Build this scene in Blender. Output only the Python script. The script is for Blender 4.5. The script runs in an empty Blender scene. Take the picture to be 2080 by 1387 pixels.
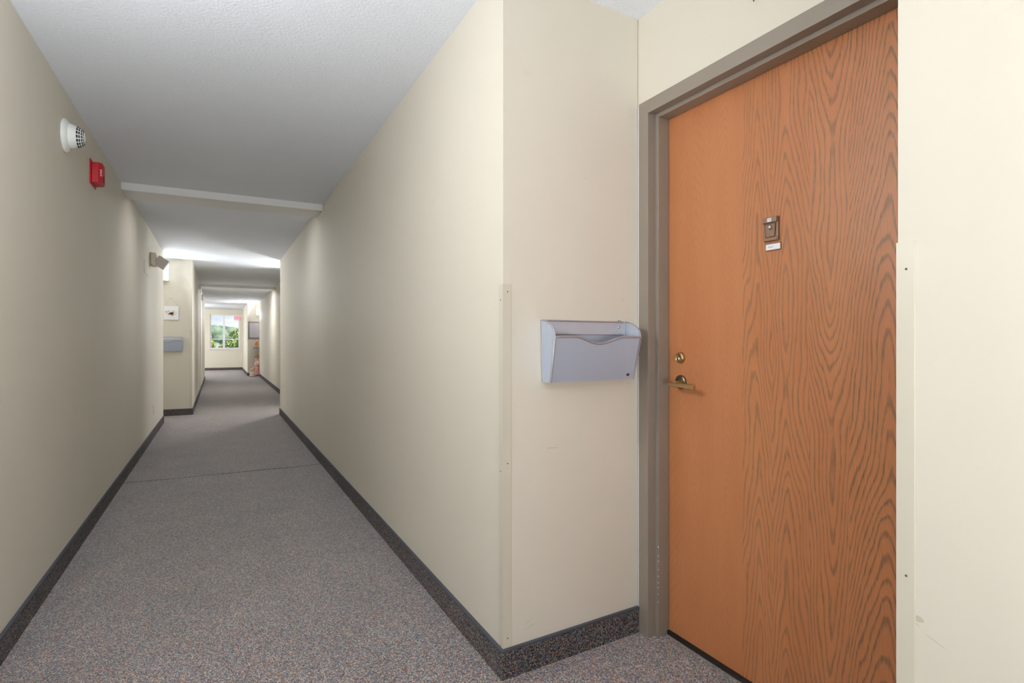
import bpy, bmesh, math, random
from mathutils import Vector, Matrix
random.seed(7)
PI = math.pi
sc = bpy.context.scene
col = sc.collection

# ------------------------------------------------------------------ camera
cam_data = bpy.data.cameras.new('camera')
cam_data.sensor_width = 36.0
cam_data.sensor_fit = 'HORIZONTAL'
cam_data.lens = 1120.0 / 2080.0 * 36.0
cam_data.clip_start = 0.05
cam_data.clip_end = 800
cam = bpy.data.objects.new('camera', cam_data)
col.objects.link(cam)
cam.location = (0.0, 0.0, 1.154)
cam.rotation_euler = (math.radians(90), 0, -math.radians(28.0194))
sc.camera = cam

# ------------------------------------------------------------------ view
sc.view_settings.view_transform = 'Standard'
sc.view_settings.look = 'None'
sc.view_settings.gamma = 1.0
sc.view_settings.use_curve_mapping = False
sc.view_settings.exposure = 0.28
sc.cycles.use_denoising = True
sc.cycles.max_bounces = 12
sc.cycles.diffuse_bounces = 7
sc.cycles.transparent_max_bounces = 16
sc.cycles.sample_clamp_indirect = 6.0
sc.cycles.caustics_reflective = False
sc.cycles.caustics_refractive = False

# ------------------------------------------------------------------ node helpers
def new_mat(name):
    m = bpy.data.materials.new(name)
    m.use_nodes = True
    nt = m.node_tree
    nt.nodes.clear()
    out = nt.nodes.new('ShaderNodeOutputMaterial')
    b = nt.nodes.new('ShaderNodeBsdfPrincipled')
    nt.links.new(b.outputs[0], out.inputs[0])
    return m, nt, b, out

def lin(c):
    return tuple((x / 12.92 if x <= 0.04045 else ((x + 0.055) / 1.055) ** 2.4) for x in [v / 255.0 for v in c]) + (1.0,)

def setin(nt, sock, v):
    if isinstance(v, bpy.types.NodeSocket):
        nt.links.new(v, sock)
    else:
        sock.default_value = v

def mth(nt, op, a, b=0.0, c=0.0, clamp=False):
    n = nt.nodes.new('ShaderNodeMath')
    n.operation = op
    n.use_clamp = clamp
    for i, v in enumerate((a, b, c)):
        if i < len(n.inputs):
            setin(nt, n.inputs[i], v)
    return n.outputs[0]

def mixc(nt, f, a, b, mode='MIX'):
    n = nt.nodes.new('ShaderNodeMix')
    n.data_type = 'RGBA'
    n.blend_type = mode
    setin(nt, n.inputs[0], f)
    setin(nt, n.inputs[6], a)
    setin(nt, n.inputs[7], b)
    return n.outputs[2]

def pos(nt, scale=(1, 1, 1), loc=(0, 0, 0)):
    g = nt.nodes.new('ShaderNodeNewGeometry')
    mp = nt.nodes.new('ShaderNodeMapping')
    mp.inputs['Scale'].default_value = scale
    mp.inputs['Location'].default_value = loc
    nt.links.new(g.outputs['Position'], mp.inputs[0])
    return mp.outputs[0]

def noise(nt, vec, scale, detail=2.0, rough=0.5):
    n = nt.nodes.new('ShaderNodeTexNoise')
    nt.links.new(vec, n.inputs['Vector'])
    n.inputs['Scale'].default_value = scale
    n.inputs['Detail'].default_value = detail
    n.inputs['Roughness'].default_value = rough
    return n.outputs['Fac']

def ramp(nt, f, stops, interp='LINEAR'):
    n = nt.nodes.new('ShaderNodeValToRGB')
    n.color_ramp.interpolation = interp
    e = n.color_ramp.elements
    while len(e) > 1:
        e.remove(e[-1])
    e[0].position, e[0].color = stops[0][0], stops[0][1]
    for p, c in stops[1:]:
        k = e.new(p)
        k.color = c
    setin(nt, n.inputs[0], f)
    return n.outputs[0]

def bump(nt, bsdf, h, strength, dist, normal=None):
    n = nt.nodes.new('ShaderNodeBump')
    n.inputs['Strength'].default_value = strength
    n.inputs['Distance'].default_value = dist
    nt.links.new(h, n.inputs['Height'])
    if normal is not None:
        nt.links.new(normal, n.inputs['Normal'])
    if bsdf is not None:
        nt.links.new(n.outputs[0], bsdf.inputs['Normal'])
    return n.outputs[0]

def plain(name, rgb, rough=0.5, metal=0.0, var=0.06, vscale=30.0, bmp=0.0, bscale=200.0, spec=0.5, coat=0.0):
    m, nt, b, o = new_mat(name)
    c = lin(rgb)
    n = noise(nt, pos(nt), vscale, 3)
    lo = tuple(x * (1 - var) for x in c[:3]) + (1,)
    hi = tuple(min(1, x * (1 + var)) for x in c[:3]) + (1,)
    nt.links.new(mixc(nt, n, lo, hi), b.inputs['Base Color'])
    b.inputs['Roughness'].default_value = rough
    b.inputs['Metallic'].default_value = metal
    b.inputs['Specular IOR Level'].default_value = spec
    b.inputs['Coat Weight'].default_value = coat
    if bmp > 0:
        bump(nt, b, noise(nt, pos(nt), bscale, 2), bmp, 0.002)
    return m

# ------------------------------------------------------------------ world: sky with soft clouds
w = bpy.data.worlds.new('sky')
sc.world = w
w.use_nodes = True
nt = w.node_tree
nt.nodes.clear()
wo = nt.nodes.new('ShaderNodeOutputWorld')
bg = nt.nodes.new('ShaderNodeBackground')
tc = nt.nodes.new('ShaderNodeTexCoord')
sep = nt.nodes.new('ShaderNodeSeparateXYZ')
nt.links.new(tc.outputs['Generated'], sep.inputs[0])
skyc = ramp(nt, sep.outputs[2], [(0.0, lin((226, 236, 246))), (0.10, lin((196, 220, 244))), (0.5, lin((110, 165, 225))), (1.0, lin((70, 125, 205)))])
mp = nt.nodes.new('ShaderNodeMapping')
mp.inputs['Scale'].default_value = (1, 1, 3.0)
mp.inputs['Location'].default_value = (0.33, 0.0, 0.55)
nt.links.new(tc.outputs['Generated'], mp.inputs[0])
cl = ramp(nt, noise(nt, mp.outputs[0], 5.0, 6, 0.55), [(0.47, (0, 0, 0, 1)), (0.58, (1, 1, 1, 1))])
nt.links.new(mixc(nt, cl, skyc, (1.0, 1.0, 1.0, 1)), bg.inputs[0])
bg.inputs[1].default_value = 0.88
nt.links.new(bg.outputs[0], wo.inputs[0])

# ------------------------------------------------------------------ sun
sd = bpy.data.lights.new('sun', 'SUN')
sd.energy = 6.0
sd.angle = math.radians(0.6)
sd.color = (1.0, 0.96, 0.88)
so = bpy.data.objects.new('sun', sd)
col.objects.link(so)
so.location = (20, 30, 30)
so.rotation_euler = Vector((-0.60, 0.32, -0.72)).to_track_quat('-Z', 'Y').to_euler()

# ------------------------------------------------------------------ lights of the corridor (sconces, plus added fill without fixtures)
def lamp(name, loc, power, radius, color=(0.985, 0.99, 1.0)):
    d = bpy.data.lights.new(name, 'POINT')
    d.energy = power
    d.shadow_soft_size = radius
    d.color = color
    o = bpy.data.objects.new(name, d)
    col.objects.link(o)
    o.location = loc
    return o
POINT_LIGHTS = [
    # location, power, radius
    ((-0.50, 1.50, 1.94), 37.0, 0.12),      # corridor sconce on the left wall just outside the frame
    ((-0.50, -0.70, 1.94), 3.0, 0.12),     # added fill behind the camera, no fixture there
    ((-1.6, 22.4, 1.90), 120.0, 0.25),       # added fill in the side passage, brightens the window end
]
for i, (l, p, r) in enumerate(POINT_LIGHTS):
    lamp('corridor_and_fill_light' if i == 0 else 'corridor_and_fill_light.%03d' % i, l, p, r)
# the shaded sconces throw their light away from the wall they hang on, mostly up
def sconce_lamp(loc, power, n, up=0.9):
    d = bpy.data.lights.new('sconce_lamp', 'AREA')
    d.shape = 'RECTANGLE'; d.size = 0.18; d.size_y = 0.26
    d.energy = power
    d.color = (0.985, 0.99, 1.0)
    o = bpy.data.objects.new('sconce_lamp', d)
    col.objects.link(o)
    o.location = loc
    o.rotation_euler = Vector((n[0], n[1], up)).to_track_quat('-Z', 'Y').to_euler()
sconce_lamp((-0.78, 9.90, 2.02), 13.0, (0.5, -1), 0.05)
sconce_lamp((1.45, 10.34, 1.96), 32.0, (-0.6, -1), -0.3)
sconce_lamp((1.22, 20.34, 2.06), 32.0, (-0.5, -1), 0.3)
# added fill lights without fixtures, hidden just behind the two beams
for cy_, pw in ((14.76, 24.0), (5.90, 5.5)):
    cd = bpy.data.lights.new('hidden_fill_light', 'AREA')
    cd.shape = 'RECTANGLE'; cd.size = 0.6; cd.size_y = 0.24; cd.energy = pw; cd.color = (0.985, 0.99, 1.0)
    co = bpy.data.objects.new('hidden_fill_light', cd)
    col.objects.link(co)
    co.location = (0.41 if cy_ > 10 else 0.08, cy_, 2.425)

# large soft fill added behind the camera, aimed up to brighten the ceiling
ad = bpy.data.lights.new('bounce_fill', 'AREA')
ad.shape = 'RECTANGLE'; ad.size = 0.9; ad.size_y = 0.9
ad.energy = 52.0
ad.color = (0.96, 0.98, 1.0)
ao = bpy.data.objects.new('bounce_fill', ad)
col.objects.link(ao)
ao.location = (0.25, -1.5, 0.80)
ao.rotation_euler = (math.radians(150), 0, 0)

# ------------------------------------------------------------------ materials
def wall_mat(name, rgb):
    m, nt, b, o = new_mat(name)
    c = lin(rgb)
    big = noise(nt, pos(nt), 1.3, 3, 0.6)
    base = mixc(nt, big, tuple(x * 0.965 for x in c[:3]) + (1,), tuple(min(1, x * 1.025) for x in c[:3]) + (1,))
    # faint grey scuffs
    sn = noise(nt, pos(nt, (1, 1, 1.6), (3.1, 0.4, 0)), 5.0, 6, 0.7)
    sm = ramp(nt, sn, [(0.66, (0, 0, 0, 1)), (0.76, (1, 1, 1, 1))])
    base = mixc(nt, mth(nt, 'MULTIPLY', sm, 0.10), base, (0.25, 0.23, 0.19, 1))
    nt.links.new(base, b.inputs['Base Color'])
    b.inputs['Roughness'].default_value = 0.62
    b.inputs['Specular IOR Level'].default_value = 0.35
    # gentle waviness of the board joints + roller stipple
    wv = noise(nt, pos(nt, (1, 1, 0.03)), 5.5, 2, 0.5)
    n1 = bump(nt, None, wv, 0.24, 0.02)
    bump(nt, b, noise(nt, pos(nt), 260, 2), 0.10, 0.0012, n1)
    return m
M = {}
M['wall'] = wall_mat('wall_paint', (217, 212, 199))
M['wall_end'] = wall_mat('wall_paint_cream', (226, 221, 204))

m, nt, b, o = new_mat('ceiling_texture')
c = mixc(nt, noise(nt, pos(nt), 2.0, 3), lin((228, 234, 244)), lin((234, 240, 250)))
nt.links.new(c, b.inputs['Base Color'])
b.inputs['Roughness'].default_value = 0.9
h = mth(nt, 'ADD', noise(nt, pos(nt), 75, 3, 0.6), mth(nt, 'MULTIPLY', noise(nt, pos(nt), 190, 2), 0.5))
bump(nt, b, h, 0.65, 0.006)
M['ceiling'] = m
M['beam'] = plain('beam_paint', (230, 230, 230), 0.7, var=0.02, bmp=0.1)

def carpet_mat(name, k, rib=(1, 1, 1), sheen=0.4):
    m, nt, b, o = new_mat(name)
    p = pos(nt, rib)
    wn = nt.nodes.new('ShaderNodeTexVoronoi')
    wn.inputs['Scale'].default_value = 245
    wn.inputs['Randomness'].default_value = 0.85
    nt.links.new(p, wn.inputs['Vector'])
    sepc = nt.nodes.new('ShaderNodeSeparateColor')
    nt.links.new(wn.outputs['Color'], sepc.inputs[0])
    pal = [(34, 40, 58), (106, 124, 128), (36, 34, 38), (148, 118, 96), (128, 128, 132), (58, 70, 98), (150, 150, 150),
           (118, 64, 56), (86, 108, 104), (62, 58, 62), (170, 150, 128), (92, 88, 104), (46, 48, 52), (140, 142, 138), (110, 72, 54), (76, 84, 104)]
    n = len(pal)
    stops = [(i / n, tuple(x * k for x in lin(c)[:3]) + (1,)) for i, c in enumerate(pal)]
    # loops of one yarn colour cluster a little
    cl_ = noise(nt, p, 70, 2)
    f = mth(nt, 'FRACT', mth(nt, 'ADD', sepc.outputs[0], mth(nt, 'MULTIPLY', cl_, 0.45)))
    spots = ramp(nt, f, stops, 'CONSTANT')
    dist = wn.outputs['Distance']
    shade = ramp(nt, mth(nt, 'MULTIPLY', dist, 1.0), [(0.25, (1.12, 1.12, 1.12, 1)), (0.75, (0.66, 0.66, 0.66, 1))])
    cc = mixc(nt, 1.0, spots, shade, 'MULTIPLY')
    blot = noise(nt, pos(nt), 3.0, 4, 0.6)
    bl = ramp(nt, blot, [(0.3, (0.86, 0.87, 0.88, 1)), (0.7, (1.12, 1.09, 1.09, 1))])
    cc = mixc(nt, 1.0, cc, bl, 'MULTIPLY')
    nt.links.new(cc, b.inputs['Base Color'])
    b.inputs['Roughness'].default_value = 0.95
    b.inputs['Specular IOR Level'].default_value = 0.15
    b.inputs['Sheen Weight'].default_value = sheen
    b.inputs['Sheen Roughness'].default_value = 0.45
    bump(nt, b, mth(nt, 'SUBTRACT', 1.0, dist), 0.7, 0.003)
    return m
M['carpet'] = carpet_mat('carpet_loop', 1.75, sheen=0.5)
M['carpet_base'] = carpet_mat('carpet_base_shaded', 0.92, sheen=0.03)  # floor carpet with the dimmer light on upright strips put into its colour
M['binding'] = plain('binding_tape', (72, 74, 84), 0.8, bmp=0.3, bscale=400)

M['frame'] = plain('taupe_frame_paint', (138, 129, 119), 0.42, var=0.05, vscale=6, spec=0.6)
M['guard'] = plain('clear_guard_plastic', (206, 201, 186), 0.35, var=0.02, vscale=4)
M['nail'] = plain('dull_nail', (92, 84, 70), 0.5, 0.4)
M['white_plastic'] = plain('white_plastic', (232, 236, 234), 0.38, var=0.02)
M['slot'] = plain('dark_slot', (30, 36, 34), 0.7)
M['ivory'] = plain('aged_ivory_plastic', (226, 216, 202), 0.45, var=0.04)
M['ivory_rib'] = plain('grey_lens_plastic', (206, 200, 200), 0.4, var=0.04)
M['red'] = plain('red_plastic', (196, 22, 40), 0.42, var=0.05)
M['red_pale'] = plain('red_lettering', (236, 206, 206), 0.5)
M['brass'] = plain('antique_brass', (196, 164, 116), 0.34, 1.0, var=0.12, vscale=60)
M['brass_dark'] = plain('darkened_brass', (120, 106, 90), 0.3, 1.0, var=0.25, vscale=80)
M['bronze'] = plain('bronze_lacquer', (140, 112, 94), 0.36, 0.4, var=0.1, vscale=50)
M['bronze_dark'] = plain('dark_bronze', (52, 38, 32), 0.5, 0.3)  # dark brown bronze of the plate behind the knocker
M['chrome'] = plain('bright_steel', (206, 204, 196), 0.25, 1.0)
M['paper'] = plain('paper', (240, 240, 244), 0.7, var=0.02)
M['ink'] = plain('pale_ink', (150, 155, 175), 0.7)
M['rubber'] = plain('black_rubber', (26, 22, 22), 0.6)
M['alum'] = plain('aluminium_strip', (196, 190, 180), 0.4, 0.6)
M['silver'] = plain('silver_paint', (190, 194, 204), 0.38, 0.15, var=0.03)
M['silver_wire'] = plain('silver_wire', (158, 155, 160), 0.35, 0.2, var=0.03)
M['badge'] = plain('badge_enamel', (54, 40, 46), 0.3)
M['badge_rim'] = plain('badge_rim', (156, 120, 128), 0.3, 0.5)
M['pvc'] = plain('white_window_vinyl', (240, 240, 244), 0.35, var=0.02)
M['cord'] = plain('jute_cord', (170, 165, 150), 0.8)
M['board_frame'] = plain('grey_frame', (112, 108, 110), 0.5)
M['board'] = plain('lilac_grey_mat', (184, 180, 188), 0.6)
M['shelf'] = plain('grey_shelf', (140, 138, 134), 0.5)
M['hook'] = plain('brown_hook', (96, 88, 70), 0.5, 0.4)
M['shade_cap'] = plain('white_lamp_metal', (232, 232, 230), 0.45)
for nm, rgb in (('plush_cream', (226, 206, 176)), ('plush_tan', (214, 176, 132)), ('plush_pink', (226, 184, 166)), ('cloth_orange', (216, 122, 92)),
                ('cloth_rose', (222, 166, 158)), ('cloth_white', (232, 228, 218)), ('cloth_green', (186, 196, 160)), ('eye_black', (24, 20, 20)),
                ('petal_peach', (232, 196, 172)), ('petal_brown', (96, 66, 70)), ('leaf_grey', (160, 176, 172)), ('stem_blue', (190, 196, 214))):
    M[nm] = plain(nm, rgb, 0.85, bmp=0.4 if 'plush' in nm else 0.0, bscale=600)

# glowing frosted glass of the sconces
m, nt, b, o = new_mat('frosted_lamp_glass')
b.inputs['Base Color'].default_value = (0.9, 0.93, 0.95, 1)
b.inputs['Roughness'].default_value = 0.4
b.inputs['Emission Color'].default_value = (0.88, 0.97, 1.0, 1)
b.inputs['Emission Strength'].default_value = 1.0
M['lamp_glass'] = m

# window glass
m, nt, b, o = new_mat('window_glass')
tr = nt.nodes.new('ShaderNodeBsdfTransparent')
gl = nt.nodes.new('ShaderNodeBsdfGlossy')
gl.inputs['Roughness'].default_value = 0.02
mx = nt.nodes.new('ShaderNodeMixShader')
mx.inputs[0].default_value = 0.003
nt.links.new(tr.outputs[0], mx.inputs[1])
nt.links.new(gl.outputs[0], mx.inputs[2])
nt.links.new(mx.outputs[0], o.inputs[0])
M['glass'] = m

# pink edge-lit acrylic
m, nt, b, o = new_mat('pink_acrylic')
b.inputs['Base Color'].default_value = lin((236, 196, 208))
b.inputs['Roughness'].default_value = 0.2
tr = nt.nodes.new('ShaderNodeBsdfTransparent')
mx = nt.nodes.new('ShaderNodeMixShader')
mx.inputs[0].default_value = 0.5
nt.links.new(tr.outputs[0], mx.inputs[1])
nt.links.new(b.outputs[0], mx.inputs[2])
nt.links.new(mx.outputs[0], o.inputs[0])
M['acrylic'] = m
m, nt, b, o = new_mat('lit_red_letters')
b.inputs['Base Color'].default_value = lin((228, 110, 140))
b.inputs['Emission Color'].default_value = lin((236, 90, 130))
b.inputs['Emission Strength'].default_value = 0.5
M['exit_red'] = m

# fine steel mesh of the wall files: real holes
m, nt, b, o = new_mat('steel_mesh')
b.inputs['Base Color'].default_value = lin((186, 196, 214))
b.inputs['Metallic'].default_value = 0.05
b.inputs['Roughness'].default_value = 0.42
tcn = nt.nodes.new('ShaderNodeTexCoord')
sp = nt.nodes.new('ShaderNodeSeparateXYZ')
nt.links.new(tcn.outputs['Object'], sp.inputs[0])
ax = mth(nt, 'ADD', sp.outputs[0], sp.outputs[1])
s1 = mth(nt, 'SINE', mth(nt, 'MULTIPLY', mth(nt, 'ADD', ax, sp.outputs[2]), 2 * PI / 0.0027))
s2 = mth(nt, 'SINE', mth(nt, 'MULTIPLY', mth(nt, 'SUBTRACT', ax, sp.outputs[2]), 2 * PI / 0.0027))
holes = mth(nt, 'GREATER_THAN', mth(nt, 'MULTIPLY', s1, s2), 0.40)
tr = nt.nodes.new('ShaderNodeBsdfTransparent')
mx = nt.nodes.new('ShaderNodeMixShader')
nt.links.new(holes, mx.inputs[0])
nt.links.new(b.outputs[0], mx.inputs[1])
nt.links.new(tr.outputs[0], mx.inputs[2])
nt.links.new(mx.outputs[0], o.inputs[0])
M['mesh'] = m

# oak veneer: cathedral figure, each leaf of veneer with its own parabola family
m, nt, b, o = new_mat('oak_veneer')
g = nt.nodes.new('ShaderNodeNewGeometry')
sp = nt.nodes.new('ShaderNodeSeparateXYZ')
nt.links.new(g.outputs['Position'], sp.inputs[0])
Y0, Z0 = sp.outputs[1], sp.outputs[2]
wob = noise(nt, pos(nt, (1, 3.0, 1.1)), 1.6, 3, 0.55)
Y = mth(nt, 'ADD', Y0, mth(nt, 'MULTIPLY', mth(nt, 'SUBTRACT', wob, 0.5), 0.035))
LEAVES = [  # centre y, half width, leaf limits, figure per metre, offset, lines, strength
    (1.500, 0.085, 1.430, 1.70, 24.0, 0.0, 6.0, 0.15),
    (1.352, 0.060, 1.285, 1.430, 28.0, 0.37, 5.0, 0.18),
    (1.222, 0.052, 1.172, 1.285, 7.0, 0.15, 4.2, 0.70),
    (1.118, 0.060, 1.045, 1.172, 6.0, 0.6, 4.5, 0.75),
    (0.978, 0.062, 0.925, 1.045, -8.5, 0.2, 5.0, 0.85),
    (0.822, 0.085, 0.60, 0.925, 15.0, 0.8, 7.5, 1.0)]
v = None
stn = None
for (c0, hw, lo, hi, dr, off, nl, st) in LEAVES:
    inside = mth(nt, 'MULTIPLY', mth(nt, 'GREATER_THAN', Y0, lo), mth(nt, 'LESS_THAN', Y0, hi))
    s = mth(nt, 'DIVIDE', mth(nt, 'SUBTRACT', Y, c0), hw)
    s2 = mth(nt, 'SQRT', mth(nt, 'ADD', mth(nt, 'MULTIPLY', s, s), 0.03))
    val = mth(nt, 'ADD', mth(nt, 'MULTIPLY', s2, nl), mth(nt, 'MULTIPLY', Z0, dr))
    val = mth(nt, 'ADD', val, off)
    t = mth(nt, 'MULTIPLY', inside, val)
    k = mth(nt, 'MULTIPLY', inside, st)
    v = t if v is None else mth(nt, 'ADD', v, t)
    stn = k if stn is None else mth(nt, 'ADD', stn, k)
slow = noise(nt, pos(nt, (1, 4.0, 1.0), (0, 2.2, 0.7)), 1.5, 2, 0.5)
v = mth(nt, 'ADD', v, mth(nt, 'MULTIPLY', slow, 11.0))
jag = noise(nt, pos(nt, (1, 26, 4.0)), 3.0, 3, 0.7)
v = mth(nt, 'ADD', v, mth(nt, 'MULTIPLY', jag, 0.6))
fr = mth(nt, 'FRACT', v)
line = ramp(nt, fr, [(0.0, (0, 0, 0, 1)), (0.48, (0.10, 0.10, 0.10, 1)), (0.70, (1, 1, 1, 1)), (0.84, (0.75, 0.75, 0.75, 1)), (0.93, (0, 0, 0, 1))])
pores = noise(nt, pos(nt, (1, 620, 22)), 1.0, 2, 0.6)
pore = ramp(nt, pores, [(0.46, (0, 0, 0, 1)), (0.60, (1, 1, 1, 1))])
fine = noise(nt, pos(nt, (1, 300, 5)), 1.0, 3, 0.6)
dark = mth(nt, 'MULTIPLY', mth(nt, 'MULTIPLY', line, stn), mth(nt, 'ADD', 0.6, mth(nt, 'MULTIPLY', pore, 0.5)), clamp=True)
tone = noise(nt, pos(nt, (1, 5, 0.7)), 2.2, 3, 0.6)
base = mixc(nt, tone, lin((178, 112, 70)), lin((196, 134, 90)))
base = mixc(nt, mth(nt, 'MULTIPLY', pore, mth(nt, 'ADD', 0.10, mth(nt, 'MULTIPLY', stn, 0.24))), base, lin((150, 104, 72)))
base = mixc(nt, mth(nt, 'MULTIPLY', fine, 0.25), base, lin((158, 92, 56)))
base = mixc(nt, mth(nt, 'MULTIPLY', dark, 0.88), base, lin((104, 82, 62)))
nt.links.new(base, b.inputs['Base Color'])
b.inputs['Roughness'].default_value = 0.42
b.inputs['Specular IOR Level'].default_value = 0.45
bump(nt, b, mth(nt, 'SUBTRACT', 1.0, dark), 0.15, 0.0008)
M['oak'] = m

def foliage(name, c1, c2, c3):
    m, nt, b, o = new_mat(name)
    oi = nt.nodes.new('ShaderNodeNewGeometry')
    n = noise(nt, pos(nt), 1.1, 4, 0.7)
    rr = ramp(nt, mth(nt, 'ADD', mth(nt, 'MULTIPLY', n, 0.6), mth(nt, 'MULTIPLY', oi.outputs['Random Per Island'], 0.4)), [(0.3, lin(c1)), (0.5, lin(c2)), (0.72, lin(c3))])
    nt.links.new(rr, b.inputs['Base Color'])
    b.inputs['Roughness'].default_value = 0.6
    try:
        b.inputs['Transmission Weight'].default_value = 0.0
    except Exception:
        pass
    return m
M['leaf_bright'] = foliage('bright_green_leaves', (62, 92, 28), (130, 160, 50), (196, 206, 84))
M['leaf_mid'] = foliage('mid_green_leaves', (90, 118, 58), (150, 172, 100), (200, 210, 140))
M['leaf_olive'] = foliage('olive_leaves', (84, 84, 30), (142, 136, 48), (186, 172, 70))
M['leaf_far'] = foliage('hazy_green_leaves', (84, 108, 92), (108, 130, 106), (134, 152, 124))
M['bark'] = plain('bark', (92, 78, 66), 0.9, var=0.2, vscale=8)
M['grass'] = foliage('grass_ground', (82, 100, 56), (108, 124, 70), (132, 140, 86))

# ------------------------------------------------------------------ mesh helpers
def tag(o, label=None, cat=None, group=None, kind=None):
    if label: o['label'] = label
    if cat: o['category'] = cat
    if group: o['group'] = group
    if kind: o['kind'] = kind
    return o

def empty(name, loc, **k):
    o = bpy.data.objects.new(name, None)
    o.empty_display_size = 0.05
    col.objects.link(o)
    o.location = loc
    return tag(o, **k)

class MB:
    def __init__(self):
        self.v, self.f, self.mi, self.sm = [], [], [], []
    def add(self, vs, fs, mi=0, smooth=False):
        n = len(self.v)
        self.v += [tuple(p) for p in vs]
        for f in fs:
            self.f.append([i + n for i in f]); self.mi.append(mi); self.sm.append(smooth)
        return self
    def box(self, x0, x1, y0, y1, z0, z1, mi=0):
        x0, x1 = sorted((x0, x1)); y0, y1 = sorted((y0, y1)); z0, z1 = sorted((z0, z1))
        vs = [(x, y, z) for z in (z0, z1) for y in (y0, y1) for x in (x0, x1)]
        return self.add(vs, [(0, 2, 3, 1), (4, 5, 7, 6), (0, 1, 5, 4), (2, 6, 7, 3), (0, 4, 6, 2), (1, 3, 7, 5)], mi)
    def prism(self, poly, z0, z1, mi=0):
        n = len(poly)
        a = sum(poly[i][0] * poly[(i + 1) % n][1] - poly[(i + 1) % n][0] * poly[i][1] for i in range(n))
        if a < 0: poly = poly[::-1]
        vs = [(p[0], p[1], z0) for p in poly] + [(p[0], p[1], z1) for p in poly]
        fs = [tuple(range(n - 1, -1, -1)), tuple(range(n, 2 * n))] + [(i, (i + 1) % n, (i + 1) % n + n, i + n) for i in range(n)]
        return self.add(vs, fs, mi)
    def extrude(self, poly3, vec, mi=0):      # planar outline + thickness vector
        n = len(poly3); vec = Vector(vec)
        a = [Vector(p) for p in poly3]
        nrm = Vector((0, 0, 0))
        for i in range(n): nrm += a[i].cross(a[(i + 1) % n])
        if nrm.dot(vec) < 0: a = a[::-1]
        vs = a + [p + vec for p in a]
        fs = [tuple(range(n - 1, -1, -1)), tuple(range(n, 2 * n))] + [(i, (i + 1) % n, (i + 1) % n + n, i + n) for i in range(n)]
        return self.add(vs, fs, mi)
    def tube(self, pts, r, seg=8, mi=0):
        pts = [Vector(p) for p in pts]
        rs = r if isinstance(r, (list, tuple)) else [r] * len(pts)
        rings = []
        t0 = (pts[1] - pts[0]).normalized()
        up = Vector((0, 0, 1)) if abs(t0.z) < 0.9 else Vector((1, 0, 0))
        u = t0.cross(up).normalized()
        for i, p in enumerate(pts):
            t = (pts[min(i + 1, len(pts) - 1)] - pts[max(i - 1, 0)]).normalized()
            u = (u - t * u.dot(t)).normalized()
            w_ = t.cross(u)
            rings.append([p + (u * math.cos(2 * PI * k / seg) + w_ * math.sin(2 * PI * k / seg)) * rs[i] for k in range(seg)])
        vs = [p for rg in rings for p in rg]
        fs = []
        for i in range(len(pts) - 1):
            for k in range(seg):
                a, b_ = i * seg + k, i * seg + (k + 1) % seg
                fs.append((a, b_, b_ + seg, a + seg))
        self.add(vs, fs, mi, True)
        self.add(rings[0], [tuple(range(seg - 1, -1, -1))], mi)
        self.add(rings[-1], [tuple(range(seg))], mi)
        return self
    def lathe(self, prof, origin, axis, seg=32, mi=0, smooth=True):
        axis = Vector(axis).normalized(); origin = Vector(origin)
        up = Vector((0, 0, 1)) if abs(axis.z) < 0.9 else Vector((1, 0, 0))
        u = axis.cross(up).normalized(); w_ = axis.cross(u)
        vs, fs = [], []
        for (r, h_) in prof:
            for k in range(seg):
                a = 2 * PI * k / seg
                vs.append(origin + axis * h_ + (u * math.cos(a) + w_ * math.sin(a)) * max(r, 1e-5))
        for i in range(len(prof) - 1):
            for k in range(seg):
                a, b_ = i * seg + k, i * seg + (k + 1) % seg
                fs.append((a, b_, b_ + seg, a + seg))
        return self.add(vs, fs, mi, smooth)
    def ball(self, c, r, seg=14, rings=9, mi=0):
        r = r if isinstance(r, (tuple, list)) else (r, r, r)
        vs = [(c[0], c[1], c[2] - r[2])]
        for i in range(1, rings):
            a = -PI / 2 + PI * i / rings
            for k in range(seg):
                t = 2 * PI * k / seg
                vs.append((c[0] + r[0] * math.cos(a) * math.cos(t), c[1] + r[1] * math.cos(a) * math.sin(t), c[2] + r[2] * math.sin(a)))
        vs.append((c[0], c[1], c[2] + r[2]))
        fs = [(0, 1 + (k + 1) % seg, 1 + k) for k in range(seg)]
        for i in range(rings - 2):
            for k in range(seg):
                a, b_ = 1 + i * seg + k, 1 + i * seg + (k + 1) % seg
                fs.append((a, b_, b_ + seg, a + seg))
        L = len(vs) - 1; s0 = 1 + (rings - 2) * seg
        fs += [(s0 + k, s0 + (k + 1) % seg, L) for k in range(seg)]
        return self.add(vs, fs, mi, True)
    def build(self, name, mats, parent=None, loc=None, bevel=0.0, seg=2, **k):
        if not isinstance(mats, (list, tuple)): mats = [mats]
        if loc is None:
            if parent is not None:
                p = parent; loc = Vector((0, 0, 0))
                while p is not None:
                    loc = loc + p.location; p = p.parent
                own = False
            else:
                xs = [p[0] for p in self.v]; ys = [p[1] for p in self.v]; zs = [p[2] for p in self.v]
                loc = Vector(((min(xs) + max(xs)) / 2, (min(ys) + max(ys)) / 2, min(zs)))
        loc = Vector(loc)
        me = bpy.data.meshes.new(name)
        me.from_pydata([tuple(Vector(p) - loc) for p in self.v], [], self.f)
        for m_ in mats: me.materials.append(m_)
        me.polygons.foreach_set('material_index', self.mi)
        me.polygons.foreach_set('use_smooth', self.sm)
        me.update()
        o = bpy.data.objects.new(name, me)
        col.objects.link(o)
        if parent is not None:
            o.parent = parent
        else:
            o.location = loc
        if bevel > 0:
            md = o.modifiers.new('bevel', 'BEVEL')
            md.width = bevel; md.segments = seg; md.limit_method = 'ANGLE'; md.angle_limit = math.radians(35)
        return tag(o, **k)

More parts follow.
